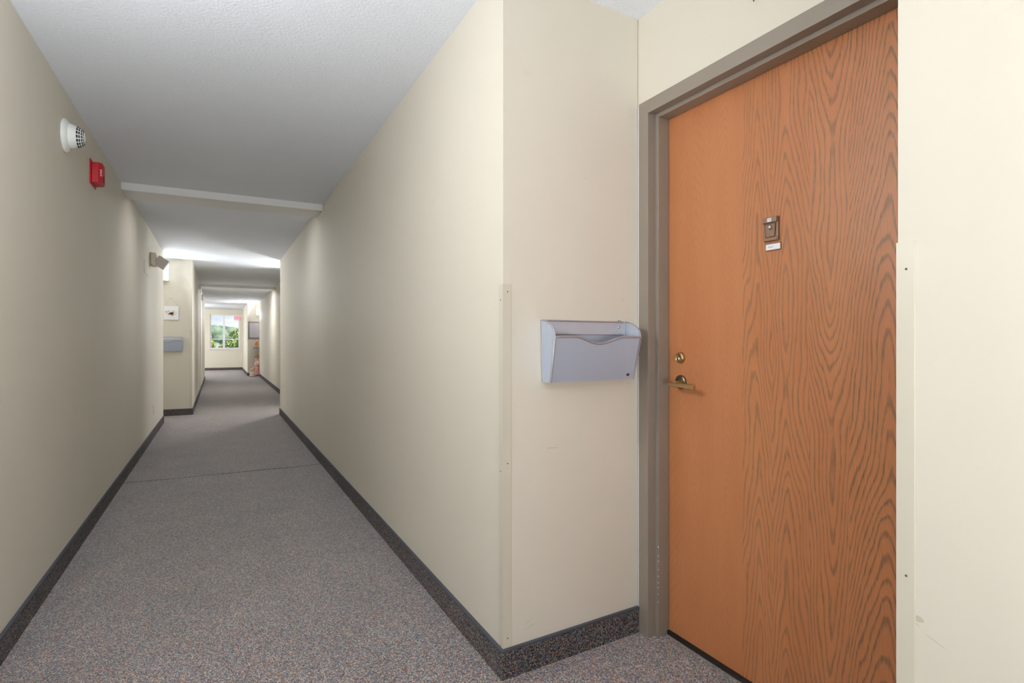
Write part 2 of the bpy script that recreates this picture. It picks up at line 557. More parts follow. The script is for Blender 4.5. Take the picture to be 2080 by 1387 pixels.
def text_mb(txt, size, origin, right, up, depth=0.0006, mi=0, cw=1.0):
    """lettering turned into a mesh; origin is the centre of the word"""
    cu = bpy.data.curves.new('lettering', 'FONT')
    cu.body = txt; cu.size = size; cu.align_x = 'CENTER'; cu.align_y = 'CENTER'; cu.extrude = depth / 2
    cu.resolution_u = 3
    cu.offset = size * 0.015
    to = bpy.data.objects.new('lettering', cu)
    col.objects.link(to)
    dg = bpy.context.evaluated_depsgraph_get()
    dg.update()
    me = bpy.data.meshes.new_from_object(to.evaluated_get(dg))
    right = Vector(right).normalized(); up = Vector(up).normalized(); nn = right.cross(up)
    o_ = Vector(origin)
    vs = [o_ + right * (v.co.x * cw) + up * v.co.y + nn * v.co.z for v in me.vertices]
    fs = [tuple(p.vertices) for p in me.polygons]
    bpy.data.objects.remove(to); bpy.data.curves.remove(cu); bpy.data.meshes.remove(me)
    return MB().add(vs, fs, mi)

# ------------------------------------------------------------------ the shell
H = 2.44
XR, XL = 0.86, -0.695            # corridor walls
XD = 1.480                       # wall of the near door alcove
X2R, X2L = 1.19, -0.368          # corridor walls beyond the first alcoves
YE = 25.1
S = dict(kind='structure')
T = 0.1
fl = MB(); fl.box(-3.0, 2.4, -6.1, YE + 0.25, -0.08, 0.0)
fl.build('floor', M['carpet'], **S)
# the slightly raised joint where two lengths of carpet meet
sm_ = MB()
pts = [(-0.68 + i * 1.53 / 60, 5.44 + 0.006 * math.sin(i * 0.35) - 0.02 * i / 60, 0.0012) for i in range(61)]
sm_.tube(pts, 0.0032, 6)
sm_.build('trim_1', M['carpet'], **S)
ce = MB(); ce.box(-3.0, 2.4, -6.1, YE + 0.25, H, H + 0.1)
ce.build('ceiling', M['ceiling'], **S)

def wall(name, pts, mat=None):
    mb = MB(); mb.prism(pts, 0.0, H)
    return mb.build(name, mat or M['wall'], **S)
PQ = Vector((1.4775 - 0.86, 1.708 - 1.6805)).normalized()
wall('wall_left', [(XL, -6.0), (XL, 9.24), (-1.35, 9.24), (-1.35, 9.14), (XL - T, 9.14), (XL - T, -6.0)])
wall('wall_left_alcove', [(-1.35, 9.14), (-1.35, 10.15), (-1.45, 10.15), (-1.45, 9.14)])
wall('wall_left_far', [(-1.35, 10.05), (X2L, 10.05), (X2L, 19.05), (-2.6, 19.05), (-2.6, 18.95), (X2L - T, 18.95), (X2L - T, 10.15), (-1.35, 10.15)])
wall('wall_left_passage', [(-2.6, 18.95), (-2.6, YE), (-2.7, YE), (-2.7, 18.95)])
wall('wall_right', [(0.86, 1.6805), (0.86, 9.43), (1.85, 9.43), (1.85, 9.33), (0.96, 9.33), (0.96, 1.785), (1.4775, 1.808), (1.4775, 1.708)])
wall('wall_right_near', [(1.20, -6.0), (1.20, 0.611), (XD, 0.611), (XD, 0.511), (1.30, 0.511), (1.30, -6.0)])
wall('wall_right_alcove', [(1.85, 9.33), (1.95, 9.33), (1.95, 10.60), (1.85, 10.60)])
wall('wall_right_middle', [(1.85, 10.50), (X2R, 10.50), (X2R, 19.97), (1.85, 19.97), (1.85, 19.87), (X2R + T, 19.87), (X2R + T, 10.60), (1.85, 10.60)])
wall('wall_right_far', [(1.85, 20.50), (0.86, 20.50), (0.86, YE), (0.96, YE), (0.96, 20.60), (1.85, 20.60)])
wall('wall_right_far_alcove', [(1.85, 19.87), (1.95, 19.87), (1.95, 20.60), (1.85, 20.60)])
wall('wall_back', [(-0.8, -6.1), (1.3, -6.1), (1.3, -6.0), (-0.8, -6.0)])
# door wall with its opening
dw = MB()
dw.box(XD, XD + 0.13, 0.511, 0.69, 0, H)
dw.box(XD, XD + 0.13, 1.672, 1.80, 0, H)
dw.box(XD, XD + 0.13, 0.69, 1.672, 2.07, H)
dw.build('wall_door', M['wall'], **S)
# end wall with its window opening
WX0, WX1, WZ0, WZ1 = -0.30, 0.765, 0.85, 2.25
ew = MB()
ew.box(-2.7, WX0, YE, YE + 0.2, 0, H)
ew.box(WX1, 1.0, YE, YE + 0.2, 0, H)
ew.box(WX0, WX1, YE, YE + 0.2, 0, WZ0)
ew.box(WX0, WX1, YE, YE + 0.2, WZ1, H)
ew.build('wall_end', M['wall_end'], **S)

# shallow beams across the ceiling
for i, (y0, y1, x0, x1) in enumerate(((5.40, 5.74, XL, XR), (14.10, 14.45, X2L, X2R))):
    bm_ = MB(); bm_.box(x0, x1, y0, y1, H - 0.062, H)
    bm_.build('trim_%d' % (i + 2), M['beam'], bevel=0.003, **S)
tb = MB(); tb.box(X2L, X2L + 0.014, 14.12, 14.17, 0.1, H - 0.062)
tb.build('trim_4', M['wall'], **S)

# carpet baseboards with a bound top edge
def base(name, pts, side=1, h_=0.098, t=0.011):
    """pts: run of floor points; side = +1 puts the strip on the left of the direction of travel"""
    mb, bd = MB(), MB()
    for i in range(len(pts) - 1):
        a, b_ = Vector(pts[i]), Vector(pts[i + 1])
        d = (b_ - a).normalized(); n = Vector((-d.y, d.x)) * side
        def off(k, q):
            # mitre at corners
            p = Vector(pts[k])
            if 0 < k < len(pts) - 1:
                d0 = (p - Vector(pts[k - 1])).normalized(); d1 = (Vector(pts[k + 1]) - p).normalized()
                n0 = Vector((-d0.y, d0.x)) * side; n1 = Vector((-d1.y, d1.x)) * side
                mm = (n0 + n1); mm = mm / mm.dot(n0)
                return p + mm * q
            return p + n * q
        mb.prism([tuple(a), tuple(b_), tuple(off(i + 1, t)), tuple(off(i, t))], 0.0, h_)
        bd.prism([tuple(a), tuple(b_), tuple(off(i + 1, t + 0.0025)), tuple(off(i, t + 0.0025))], h_ - 0.004, h_ + 0.003)
    o = mb.build(name, M['carpet_base'], **S)
    bd.build('binding_edge', M['binding'], o, loc=o.location)
    return o
base('baseboard_left', [(XL, -5.99), (XL, 9.24), (-1.349, 9.24)], side=-1)
base('baseboard_left_far', [(-1.349, 10.05), (X2L, 10.05), (X2L, 19.05), (-2.59, 19.05)], side=-1)
base('baseboard_right', [(1.4775, 1.708), (0.86, 1.6805), (0.86, 9.43), (1.849, 9.43)], side=1)
base('baseboard_right_near', [(1.20, -5.99), (1.20, 0.611), (XD, 0.611)], side=1)
base('baseboard_right_middle', [(1.849, 10.50), (X2R, 10.50), (X2R, 19.97), (1.849, 19.97)], side=1)
base('baseboard_right_far', [(1.849, 20.50), (0.86, 20.50), (0.86, YE)], side=1)
base('baseboard_end', [(0.86, YE), (-2.59, YE)], side=1)

# ------------------------------------------------------------------ door
dr = empty('door_1', (1.57, 1.17, 0), kind='structure')
lf = MB(); lf.box(1.570, 1.614, 0.713, 1.6425, 0.018, 2.043)
leaf = lf.build('door_leaf', M['oak'], dr)
fr_ = MB()
FX0, FX1, FX2 = 1.475, 1.514, 1.5685
for (ya, yb, yc) in ((1.700, 1.646, 1.630), (0.656, 0.710, 0.726)):
    fr_.box(FX0, FX1, min(ya, yb), max(ya, yb), 0.0, 2.095)
    fr_.box(FX1, FX2, min(ya, yc), max(ya, yc), 0.0, 2.095)
    fr_.box(FX2, 1.63, min(ya, yb), max(ya, yb), 0.0, 2.095)
fr_.box(FX0, FX1, 0.710, 1.646, 2.043, 2.095)
fr_.box(FX1, FX2, 0.726, 1.630, 2.028, 2.095)
fr_.box(FX2, 1.63, 0.710, 1.646, 2.046, 2.095)
fr_.build('door_frame', M['frame'], dr, bevel=0.0012, seg=2)
sw = MB(); sw.box(1.5595, 1.612, 0.715, 1.640, 0.003, 0.0175)
sw.build('door_sweep', M['rubber'], dr)
ts = MB(); ts.box(1.553, 1.5585, 0.727, 1.629, 0.0005, 0.002)
ts.build('threshold_strip', M['alum'], dr)
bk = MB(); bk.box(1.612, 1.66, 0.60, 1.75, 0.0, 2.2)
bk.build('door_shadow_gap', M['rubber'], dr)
ck = MB(); ck.box(1.4745, 1.4795, 1.6995, 1.7030, 0.10, 2.095)
ck.build('caulk_line', M['paper'], dr, label='pale caulk line beside the frame')
# paint worn off the edge of the frame stop near the floor
chips = MB()
for k in range(9):
    z_ = 0.14 + 0.026 * k + random.uniform(-0.008, 0.008)
    hh = random.uniform(0.002, 0.006)
    chips.box(1.5128, 1.5150, 1.6292, 1.6312, z_, z_ + hh)
chips.build('paint_chips', M['paper'], dr, label='small pale chips in the frame paint')
# deadbolt
dk = MB()
dk.lathe([(0.0215, 0.0), (0.0215, 0.004), (0.0195, 0.010), (0.0165, 0.0135), (0.014, 0.0145), (0.0138, 0.0130), (0, 0.0130)], (1.570, 1.5665, 1.092), (-1, 0, 0), 32)
bolt = dk.build('deadbolt', M['brass'], dr)
kc = MB(); kc.lathe([(0.0075, 0.0130), (0.0075, 0.0148), (0, 0.0148)], (1.570, 1.5675, 1.087), (-1, 0, 0), 20)
kc.build('lock_cylinder', M['chrome'], bolt)
kh = MB(); kh.box(1.5549, 1.5551, 1.5668, 1.5682, 1.0835, 1.0905)
kh.build('keyhole', M['rubber'], bolt)
# lever
lv = MB()
lv.lathe([(0.0270, 0.0), (0.0270, 0.006), (0.0245, 0.0085), (0.0, 0.0085)], (1.570, 1.5645, 0.998), (-1, 0, 0), 36)
rose = lv.build('lever_handle', M['brass_dark'], dr)
nk = MB(); nk.lathe([(0.0125, 0.0085), (0.010, 0.02), (0.010, 0.046), (0, 0.046)], (1.570, 1.5645, 0.994), (-1, 0, 0), 24)
nk.build('spindle', M['brass'], rose)
lb = MB()
pr = [(1.575, 0.0105, 0.0045), (1.560, 0.0115, 0.0065), (1.50, 0.0115, 0.0065), (1.449, 0.0115, 0.0065)]
vs, fs = [], []
for (y, hz, hx) in pr:
    cz = 0.9925 - (1.565 - y) * 0.04
    for k in range(12):
        a = 2 * PI * k / 12
        sgn = lambda q: (1 if q > 0 else -1)
        cx_, cz_ = math.cos(a), math.sin(a)
        vs.append((1.517 + hx * sgn(cx_) * abs(cx_) ** 0.45, y, cz + hz * 0.8 * sgn(cz_) * abs(cz_) ** 0.45))
for i in range(3):
    for k in range(12):
        a, b_ = i * 12 + k, i * 12 + (k + 1) % 12
        fs.append((a, a + 12, b_ + 12, b_))
fs.append(tuple(range(12))); fs.append(tuple(range(47, 35, -1)))
lb.add(vs, fs, 0, False)
lb.build('lever_bar', M['brass'], rose, bevel=0.001)
# knocker with viewer, and the name plate
kp = MB()
KY, KZ0, KZ1 = 1.171, 1.476, 1.553
kp.box(1.5625, 1.570, KY - 0.0265, KY + 0.0265, KZ0, KZ1)
kn = kp.build('door_knocker', M['bronze'], dr, bevel=0.002)
k2 = MB()
k2.box(1.5555, 1.5625, KY - 0.0255, KY + 0.0255, KZ1 - 0.019, KZ1 - 0.001)
k2.build('number_bar', M['bronze'], kn, bevel=0.0015)
k3 = MB()
k3.extrude([(1.5625, KY - 0.0200, KZ1 - 0.022), (1.5625, KY + 0.0215, KZ1 - 0.022), (1.5625, KY + 0.0175, KZ0 + 0.012), (1.5625, KY - 0.0165, KZ0 + 0.012)], (-0.0012, 0, 0))
k3.build('backing_plate', M['bronze_dark'], kn)
k3b = MB()
k3b.extrude([(1.5613, KY - 0.0175, KZ1 - 0.0235), (1.5613, KY + 0.0190, KZ1 - 0.0235), (1.5613, KY + 0.0150, KZ0 + 0.0135), (1.5613, KY - 0.0150, KZ0 + 0.0135)], (-0.0014, 0, 0))
k3b.extrude([(1.5625, KY - 0.0245, KZ0 + 0.001), (1.5625, KY + 0.0245, KZ0 + 0.001), (1.5625, KY + 0.0245, KZ0 + 0.0115), (1.5625, KY - 0.0245, KZ0 + 0.0115)], (-0.0035, 0, 0))
k3b.build('knocker_plate', M['bronze'], kn, bevel=0.0008)
k4 = MB(); k4.lathe([(0.0072, 0.0), (0.0072, 0.005), (0.0055, 0.0072), (0.0, 0.0078)], (1.5599, KY, KZ0 + 0.043), (-1, 0, 0), 24)
vw = k4.build('door_viewer', M['chrome'], kn)
k5 = MB(); k5.box(1.5518, 1.5520, KY - 0.0005, KY + 0.0005, KZ0 + 0.038, KZ0 + 0.048)
k5.build('viewer_slit', M['rubber'], kn)
k6 = MB(); k6.box(1.5552, 1.5554, KY - 0.0075, KY + 0.0075, KZ1 - 0.0155, KZ1 - 0.0045)
k6.build('number_label', M['paper'], kn)
text_mb('103', 0.0095, (1.5549, KY, KZ1 - 0.010), (0, -1, 0), (0, 0, 1), 0.0003).build('number_lettering', M['ink'], kn)
npm = MB(); npm.box(1.5670, 1.570, KY - 0.0335, KY + 0.0225, 1.4455, 1.4695)
npl = npm.build('name_plate', M['bronze'], dr, bevel=0.0006)
np2 = MB(); np2.box(1.5664, 1.5670, KY - 0.0305, KY + 0.0205, 1.4485, 1.4665)
np2.build('name_card', M['paper'], npl)
np3 = MB()
for k, dy in enumerate((0.010, 0.0065, 0.003, -0.001, -0.0045)):
    np3.box(1.5662, 1.5664, KY + dy - 0.0012, KY + dy + 0.0012, 1.4560, 1.4560 + (0.003 if k % 2 else 0.0036))
np3.build('faint_writing', M['ink'], npl)

# small screw hook above the door
hk = MB()
hp = [(XD + 0.001, 1.158, 2.236), (XD - 0.012, 1.158, 2.236), (XD - 0.020, 1.156, 2.231), (XD - 0.0215, 1.154, 2.222), (XD - 0.020, 1.155, 2.213), (XD - 0.014, 1.158, 2.210), (XD - 0.009, 1.161, 2.214)]
hk.tube(hp, 0.0019, 8)
hk.build('screw_hook', M['hook'], label='tiny dull brown screw hook in the wall above the door frame', cat='hook')

# ------------------------------------------------------------------ clear corner guards
def guard(name, corner, dA, dB, nA, nB, label, z0=0.103, z1=1.351, wdt=0.032, nails=(0.72, 1.325), group=None):
    """L profile: leg A runs along dA on the face with outward normal nA"""
    cx_, cy_ = corner
    dA, dB, nA, nB = [Vector(q).normalized() for q in (dA, dB, nA, nB)]
    t = 0.0022
    c_ = Vector(corner)
    P = [c_ + dA * wdt, c_ + dA * wdt + nA * t * 0.5, c_ + dA * (wdt - 0.002) + nA * t, c_ + nA * t + nB * t, c_ + dB * (wdt - 0.002) + nB * t, c_ + dB * wdt + nB * t * 0.5, c_ + dB * wdt, c_]
    mb = MB(); mb.prism([tuple(p) for p in P], z0, z1)
    o = mb.build(name, M['guard'], label=label, cat='corner guard')
    for k, z_ in enumerate(nails):
        for (d, n, dz, q) in ((dA, nA, -0.028, 0.5), (dB, nB, 0.0, 0.52)):
            nb = MB()
            pt = c_ + d * wdt * q + n * t
            nb.lathe([(0.0024, -0.001), (0.0024, 0.0006), (0.0, 0.0009)], (pt.x, pt.y, z_ + dz), (n.x, n.y, 0), 10)
            nb.build('nail', M['nail'], o, loc=o.location)
    return o
e = (PQ.x, PQ.y); eN = (PQ.y, -PQ.x)
guard('corner_guard', (0.86, 1.6805), (0, 1), e, (-1, 0), eN, 'clear plastic corner guard on the wall corner left of the near wall file', nails=(0.135, 0.735, 1.325))
guard('corner_guard', (1.20, 0.611), (0, -1), (1, 0), (-1, 0), (0, 1), 'clear plastic corner guard on the bright wall right of the wooden door')
guard('corner_guard', (XL, 9.24), (0, -1), (-1, 0), (1, 0), (0, 1), 'corner guard at the far end of the left wall, beside the picture alcove')
guard('corner_guard', (X2L, 10.05), (0, 1), (-1, 0), (1, 0), (0, -1), 'corner guard on the jutting left wall past the far wall file')
guard('corner_guard', (0.86, 9.43), (0, -1), (1, 0), (-1, 0), (0, 1), 'corner guard at the far end of the long right wall')

# faint rubbed marks on the painted walls
def smudge(name, P, U, V, n, w_, h_, rot, k):
    U, V, n = Vector(U).normalized(), Vector(V).normalized(), Vector(n).normalized()
    P = Vector(P) + n * 0.0004
    a = math.radians(rot)
    u = U * math.cos(a) + V * math.sin(a); v = V * math.cos(a) - U * math.sin(a)
    rnd = random.Random(k)
    pts = [P + u * w_ * math.cos(t * PI / 7) * rnd.uniform(0.7, 1.1) + v * h_ * math.sin(t * PI / 7) * rnd.uniform(0.6, 1.1) for t in range(14)]
    return MB().extrude(pts, n * 0.0002)
PE, PN = (PQ.x, PQ.y, 0), (PQ.y, -PQ.x, 0)
def onbasket(a): return (0.86 + PQ.x * a, 1.6805 + PQ.y * a)
marks = MB()
for (a, z_, w1, h1, rt, k) in ((0.355, 1.765, 0.008, 0.0012, -12, 1), (0.575, 1.66, 0.006, 0.0012, 10, 2), (0.11, 0.150, 0.022, 0.0012, 20, 3), (0.10, 0.168, 0.018, 0.001, 24, 4), (0.20, 0.77, 0.03, 0.002, -3, 5), (0.54, 1.315, 0.0035, 0.003, 0, 6)):
    q = onbasket(a)
    m_ = smudge('m', (q[0], q[1], z_), PE, (0, 0, 1), PN, w1, h1, rt, k)
    marks.add(m_.v, m_.f)
for (y_, z_, w1, h1, rt, k) in ((0.575, 0.615, 0.012, 0.008, 0, 7), (0.578, 0.605, 0.010, 0.001, 40, 8), (0.545, 0.585, 0.02, 0.001, 20, 9)):
    m_ = smudge('m', (1.20, y_, z_), (0, -1, 0), (0, 0, 1), (-1, 0, 0), w1, h1, -rt, k)
    marks.add(m_.v, m_.f)
M['scuff'] = plain('grey_rub', (196, 188, 168), 0.7)
marks.build('trim_5', M['scuff'], loc=(0, 0, 0), **S)

# ------------------------------------------------------------------ mesh wall files
def wall_file(origin, ex, ey, label, W=0.383, detail=True):
    """origin: back bottom left on the wall; ex along the wall, ey away from the wall"""
    O = Vector(origin); ex = Vector(ex).normalized(); ey = Vector(ey).normalized(); ez = Vector((0, 0, 1))
    P = lambda a, b_, c_: O + ex * a + ey * b_ + ez * c_
    root = empty('wall_file', tuple(O), label=label, cat='wall file')
    Hh = 0.219; fb, ft, fz = 0.052, 0.090, 0.160
    b0 = 0.003
    def sheet(outline, thick):
        return MB().extrude([P(*q) for q in outline], thick)
    # back: mesh below, a solid band above
    sheet([(0, b0, 0), (W, b0, 0), (W, b0, Hh - 0.048), (0, b0, Hh - 0.048)], ey * 0.0008).build('back_panel', M['mesh'], root)
    sheet([(0, b0, Hh - 0.048), (W, b0, Hh - 0.048), (W, b0, Hh), (0, b0, Hh)], ey * 0.0014).build('back_band', M['silver'], root, bevel=0.0004)
    # front with the wavy lip
    top = []
    for i in range(41):
        s = i / 40
        if s < 0.22 or s > 0.79: z_ = fz
        else:
            u = (s - 0.22) / 0.57
            z_ = fz - 0.024 * (0.5 - 0.5 * math.cos(2 * PI * u)) ** 0.9
        top.append((0.010 * 0 + s * W, z_))
    lean = lambda z_: fb + (ft - fb) * z_ / fz
    out = [(0, lean(0), 0), (W, lean(0), 0)] + [(a, lean(z_), z_) for a, z_ in reversed(top)]
    flare = lambda a, z_: (a - W / 2) * (1 + 0.03 * z_ / fz) + W / 2
    out = [(flare(a, c_), b_, c_) for a, b_, c_ in out]
    sheet(out, ey * 0.0008).build('front_panel', M['mesh'], root)
    rim = MB(); rim.tube([P(flare(0, 0), lean(0), 0.0)] + [P(flare(a, z_), lean(z_) + 0.0005, z_) for a, z_ in top] + [P(flare(W, 0), lean(0), 0.0)], 0.0042, 8)
    rim.build('front_rim', M['silver_wire'], root)
    # sides: quarter-round tops
    arc = []
    for i in range(13):
        t = i / 12 * PI / 2
        arc.append((b0 + (ft - b0) * math.sin(t), fz + (Hh - fz) * math.cos(t)))
    for a in (0.0, W):
        sd_ = [(a, b0, 0), (flare(a, 0), fb, 0)] + [(flare(a, fz), b_, c_) for b_, c_ in reversed(arc)]
        sheet(sd_, ex * 0.0008).build('side_panel', M['mesh'], root)
        rm = MB(); rm.tube([P(a, b0, 0)] + [P(flare(a, fz), b_, c_) for b_, c_ in arc], 0.0026, 8)
        rm.build('side_rim', M['silver_wire'], root)
        st = MB(); st.extrude([P(a - 0.003, b0 + 0.001, 0), P(a + 0.003, b0 + 0.001, 0), P(a + 0.003, b0 + 0.001, Hh), P(a - 0.003, b0 + 0.001, Hh)], ey * 0.003)
        st.build('upright', M['silver'], root)
    sheet([(0, b0, 0), (W, b0, 0), (W, fb, 0), (0, fb, 0)], ez * 0.002).build('bottom_panel', M['silver'], root)
    tr_ = MB(); tr_.tube([P(0, b0 + 0.001, Hh), P(W, b0 + 0.001, Hh)], 0.0032, 8)
    tr_.tube([P(0, b0 + 0.002, Hh - 0.049), P(W, b0 + 0.002, Hh - 0.049)], 0.0012, 6)
    tr_.build('top_rim', M['silver_wire'], root)
    if detail:
        for a in (0.012, W - 0.028):
            h1 = MB(); h1.lathe([(0.005, 0.0), (0.005, 0.002), (0.002, 0.004), (0, 0.004)], P(a, b0 + 0.0014, Hh - 0.020), ey, 14)
            h1.build('screw', M['chrome'], root)
        h2 = MB(); h2.tube([P(W - 0.032, b0 + 0.002, Hh - 0.004), P(W - 0.030, b0 + 0.001, Hh + 0.006), P(W - 0.018, b0 + 0.001, Hh + 0.006), P(W - 0.016, b0 + 0.002, Hh - 0.004)], 0.0018, 6)
        h2.build('hanging_loop', M['silver_wire'], root)
        # little oval badge low on the right
        zc, ac = 0.018, W - 0.030
        nrm = (ey * 1.0 - ez * 0.22).normalized()
        bd_ = []
        upv = (ez + ey * (ft - fb) / fz).normalized()
        cc_ = P(ac, lean(zc) + 0.0010, zc)
        for k in range(20):
            t = 2 * PI * k / 20
            bd_.append(cc_ + ex * 0.0080 * math.cos(t) + upv * 0.0055 * math.sin(t))
        MB().extrude(bd_, ey * 0.0012).build('badge_rim', M['badge_rim'], root)
        MB().extrude([cc_ + (q - cc_) * 0.78 + ey * 0.0012 for q in bd_], ey * 0.0006).build('badge', M['badge'], root)
    return root
s0 = 0.160
o3 = Vector((0.86, 1.6805, 0)) + Vector((PQ.x, PQ.y, 0)) * s0
wall_file((o3.x, o3.y, 1.010), (PQ.x, PQ.y, 0), (PQ.y, -PQ.x, 0), 'silver mesh wall file beside the near wooden door')
wall_file((-0.885, 10.05, 1.005), (1, 0, 0), (0, -1, 0), 'silver mesh wall file in the distant left alcove, under the flower picture', detail=False)

# ------------------------------------------------------------------ smoke detector with vented dome
dt = empty('smoke_detector', (XL, 3.556, 2.205), label='round white wall detector with vented dome left of the red fire alarm', cat='smoke detector')
cx3, cy3, cz3 = XL, 3.556, 2.205
MB().lathe([(0.0, 0.0), (0.084, 0.0), (0.086, 0.004), (0.081, 0.012), (0.066, 0.024), (0.0, 0.024)], (cx3, cy3, cz3), (1, 0, 0), 48).build('base_plate', M['white_plastic'], dt)
prof = [(0.061, 0.024), (0.063, 0.030), (0.061, 0.036), (0.052, 0.056), (0.043, 0.073), (0.030, 0.083), (0.015, 0.087), (0.0, 0.088)]
MB().lathe(prof, (cx3, cy3, cz3), (1, 0, 0), 48).build('dome', M['white_plastic'], dt)
sl = MB()
for (h0, h1, r0, r1) in ((0.0565, 0.0625, 0.0525, 0.0495), (0.0655, 0.0705, 0.0478, 0.0450), (0.0745, 0.0785, 0.0415, 0.0372), (0.0810, 0.0830, 0.0335, 0.0290)):
    for k in range(16):
        a0 = 2 * PI * (k + 0.12) / 16; a1 = 2 * PI * (k + 0.86) / 16
        q = []
        for (hh, rr, aa) in ((h0, r0, a0), (h0, r0, a1), (h1, r1, a1), (h1, r1, a0)):
            rr += 0.0008
            q.append((cx3 + hh, cy3 + rr * math.cos(aa), cz3 + rr * math.sin(aa)))
        sl.extrude(q, (0.0006, 0, 0))
sl.build('vent_slots', M['slot'], dt, kind='stuff')

# ------------------------------------------------------------------ red fire alarm
ra = empty('fire_alarm', (XL, 4.27, 2.125), label='red fire alarm strobe and horn on the left wall below the ceiling', cat='fire alarm')
MB().box(XL, XL + 0.006, 4.18, 4.355, 2.123, 2.273).build('back_plate', M['red'], ra, bevel=0.002)
pb = MB()
pb.extrude([(XL + 0.006, 4.200, 2.133), (XL + 0.040, 4.203, 2.136), (XL + 0.056, 4.235, 2.140), (XL + 0.056, 4.315, 2.140), (XL + 0.048, 4.335, 2.138), (XL + 0.006, 4.338, 2.133)], (0, 0, 0.125))
bodyr = pb.build('alarm_body', M['red'], ra, bevel=0.003)
gr = MB()
for k in range(6):
    gr.box(XL + 0.0555, XL + 0.0570, 4.250, 4.300, 2.150 + k * 0.0075, 2.153 + k * 0.0075)
gr.build('horn_slots', M['slot'], bodyr)
MB().box(XL + 0.0560, XL + 0.068, 4.245, 4.305, 2.205, 2.248).build('strobe_lens', M['glass'], bodyr, bevel=0.004)
text_mb('FIRE', 0.024, (XL + 0.0463, 4.2165, 2.2), (0, 0, -1), (0.905, 0.425, 0), 0.0006).build('lettering', M['red_pale'], bodyr)

# ------------------------------------------------------------------ emergency light on the left wall
el = empty('emergency_light', (XL, 7.66, 1.98), label='ivory emergency light with ribbed tilted lamp head at the far end of the left wall', cat='emergency light')
MB().box(XL, XL + 0.055, 7.56, 7.80, 2.035, 2.185).build('housing', M['ivory'], el, bevel=0.014, seg=3)
def tilted_box(c_, hx, hy, hz, R, mb=None):
    mb = mb or MB(); c_ = Vector(c_)
    vs = [c_ + R @ Vector((x, y, z)) for z in (-hz, hz) for y in (-hy, hy) for x in (-hx, hx)]
    return mb.add(vs, [(0, 2, 3, 1), (4, 5, 7, 6), (0, 1, 5, 4), (2, 6, 7, 3), (0, 4, 6, 2), (1, 3, 7, 5)])
R1 = Matrix.Rotation(math.radians(33), 3, 'Y')
hc = Vector((XL + 0.105, 7.66, 2.085))
head = tilted_box(hc, 0.060, 0.045, 0.052, R1).build('lamp_head', M['ivory_rib'], el, bevel=0.006)
rb = MB()
for k in range(6):
    tilted_box(hc + R1 @ Vector((0, -0.047, -0.040 + k * 0.016)), 0.054, 0.003, 0.003, R1, rb)
rb.build('lens_ribs', M['ivory'], head)
tilted_box(hc + R1 @ Vector((0.0, 0, -0.058)), 0.064, 0.049, 0.007, R1).build('lamp_rim', M['ivory'], head, bevel=0.003)

# blank painted plate and outlet
MB().box(XL, XL + 0.004, 6.97, 7.35, 1.88, 2.02).build('blank_cover_plate', M['wall'], bevel=0.001,
    label='blank cover plate painted like the left wall, below the emergency light', cat='cover plate')
ou = empty('power_outlet', (XL, 7.89, 0.28), label='ivory power outlet low on the far end of the left wall', cat='outlet')
MB().box(XL, XL + 0.006, 7.855, 7.93, 0.275, 0.392).build('face_plate', M['ivory'], ou, bevel=0.002)
for z_ in (0.312, 0.354):
    MB().box(XL + 0.006, XL + 0.009, 7.875, 7.910, z_ - 0.014, z_ + 0.014).build('socket', M['ivory_rib'], ou, bevel=0.002)

# small things on the far left wall
MB().lathe([(0.0, 0), (0.05, 0.0), (0.05, 0.012), (0.036, 0.04), (0.0, 0.046)], (X2L, 13.4, 2.31), (1, 0, 0), 24).build('smoke_detector', M['white_plastic'],
    label='small round detector high on the distant left wall before the second beam', cat='smoke detector')
nb_ = empty('wall_speaker', (X2L, 15.4, 2.16), label='small grey-green louvred box high on the distant left wall', cat='speaker')
MB().box(X2L, X2L + 0.035, 15.28, 15.52, 2.165, 2.285).build('speaker_box', M['shelf'], nb_, bevel=0.004)
for k in range(5):
    MB().box(X2L + 0.035, X2L + 0.038, 15.30, 15.50, 2.178 + k * 0.021, 2.184 + k * 0.021).build('louvre', M['board_frame'], nb_)

# ------------------------------------------------------------------ sconces
def sconce(loc, n, label, wdt=0.19, h_=0.30, d=0.10):
    """loc = back centre on the wall, n = direction away from the wall"""
    n = Vector(n).normalized(); r_ = Vector((0, 0, 1)).cross(n); L = Vector(loc)
    root = empty('wall_sconce', tuple(L - Vector((0, 0, h_ / 2))), label=label, cat='wall lamp')
    def arcp(rad, dep, k0=14):
        return [L + r_ * (rad * math.cos(PI * k / k0)) + n * (0.012 + dep * (math.sin(PI * k / k0) ** 0.6 if 0 < k < k0 else 0)) for k in range(k0 + 1)]
    sh = MB(); q = arcp(wdt / 2, d)
    sh.prism([(p.x, p.y) for p in q], L.z - h_ / 2 + 0.012, L.z + h_ / 2 - 0.03)
    sh.build('lamp_shade', M['lamp_glass'], root)
    pl = MB()
    c4 = [L + r_ * (wdt / 2) , L - r_ * (wdt / 2), L - r_ * (wdt / 2) + n * 0.012, L + r_ * (wdt / 2) + n * 0.012]
    pl.prism([(p.x, p.y) for p in c4], L.z - h_ / 2, L.z + h_ / 2)
    pl.build('back_plate', M['shade_cap'], root)
    cp = MB(); q = arcp(wdt / 2 + 0.003, d + 0.003)
    cp.prism([(p.x, p.y) for p in q], L.z - h_ / 2, L.z - h_ / 2 + 0.012)
    cp.build('bottom_cap', M['shade_cap'], root)
    return root
sconce((-0.775, 10.05, 2.235), (0, -1, 0), 'glowing white wall sconce in the distant left alcove above the flower picture')
sconce((1.225, 20.50, 2.18), (0, -1, 0), 'glowing white wall sconce in the farthest right alcove above the grey framed board')
sconce((1.45, 10.50, 2.22), (0, -1, 0), 'wall sconce in the right alcove hidden behind the end of the long right wall')
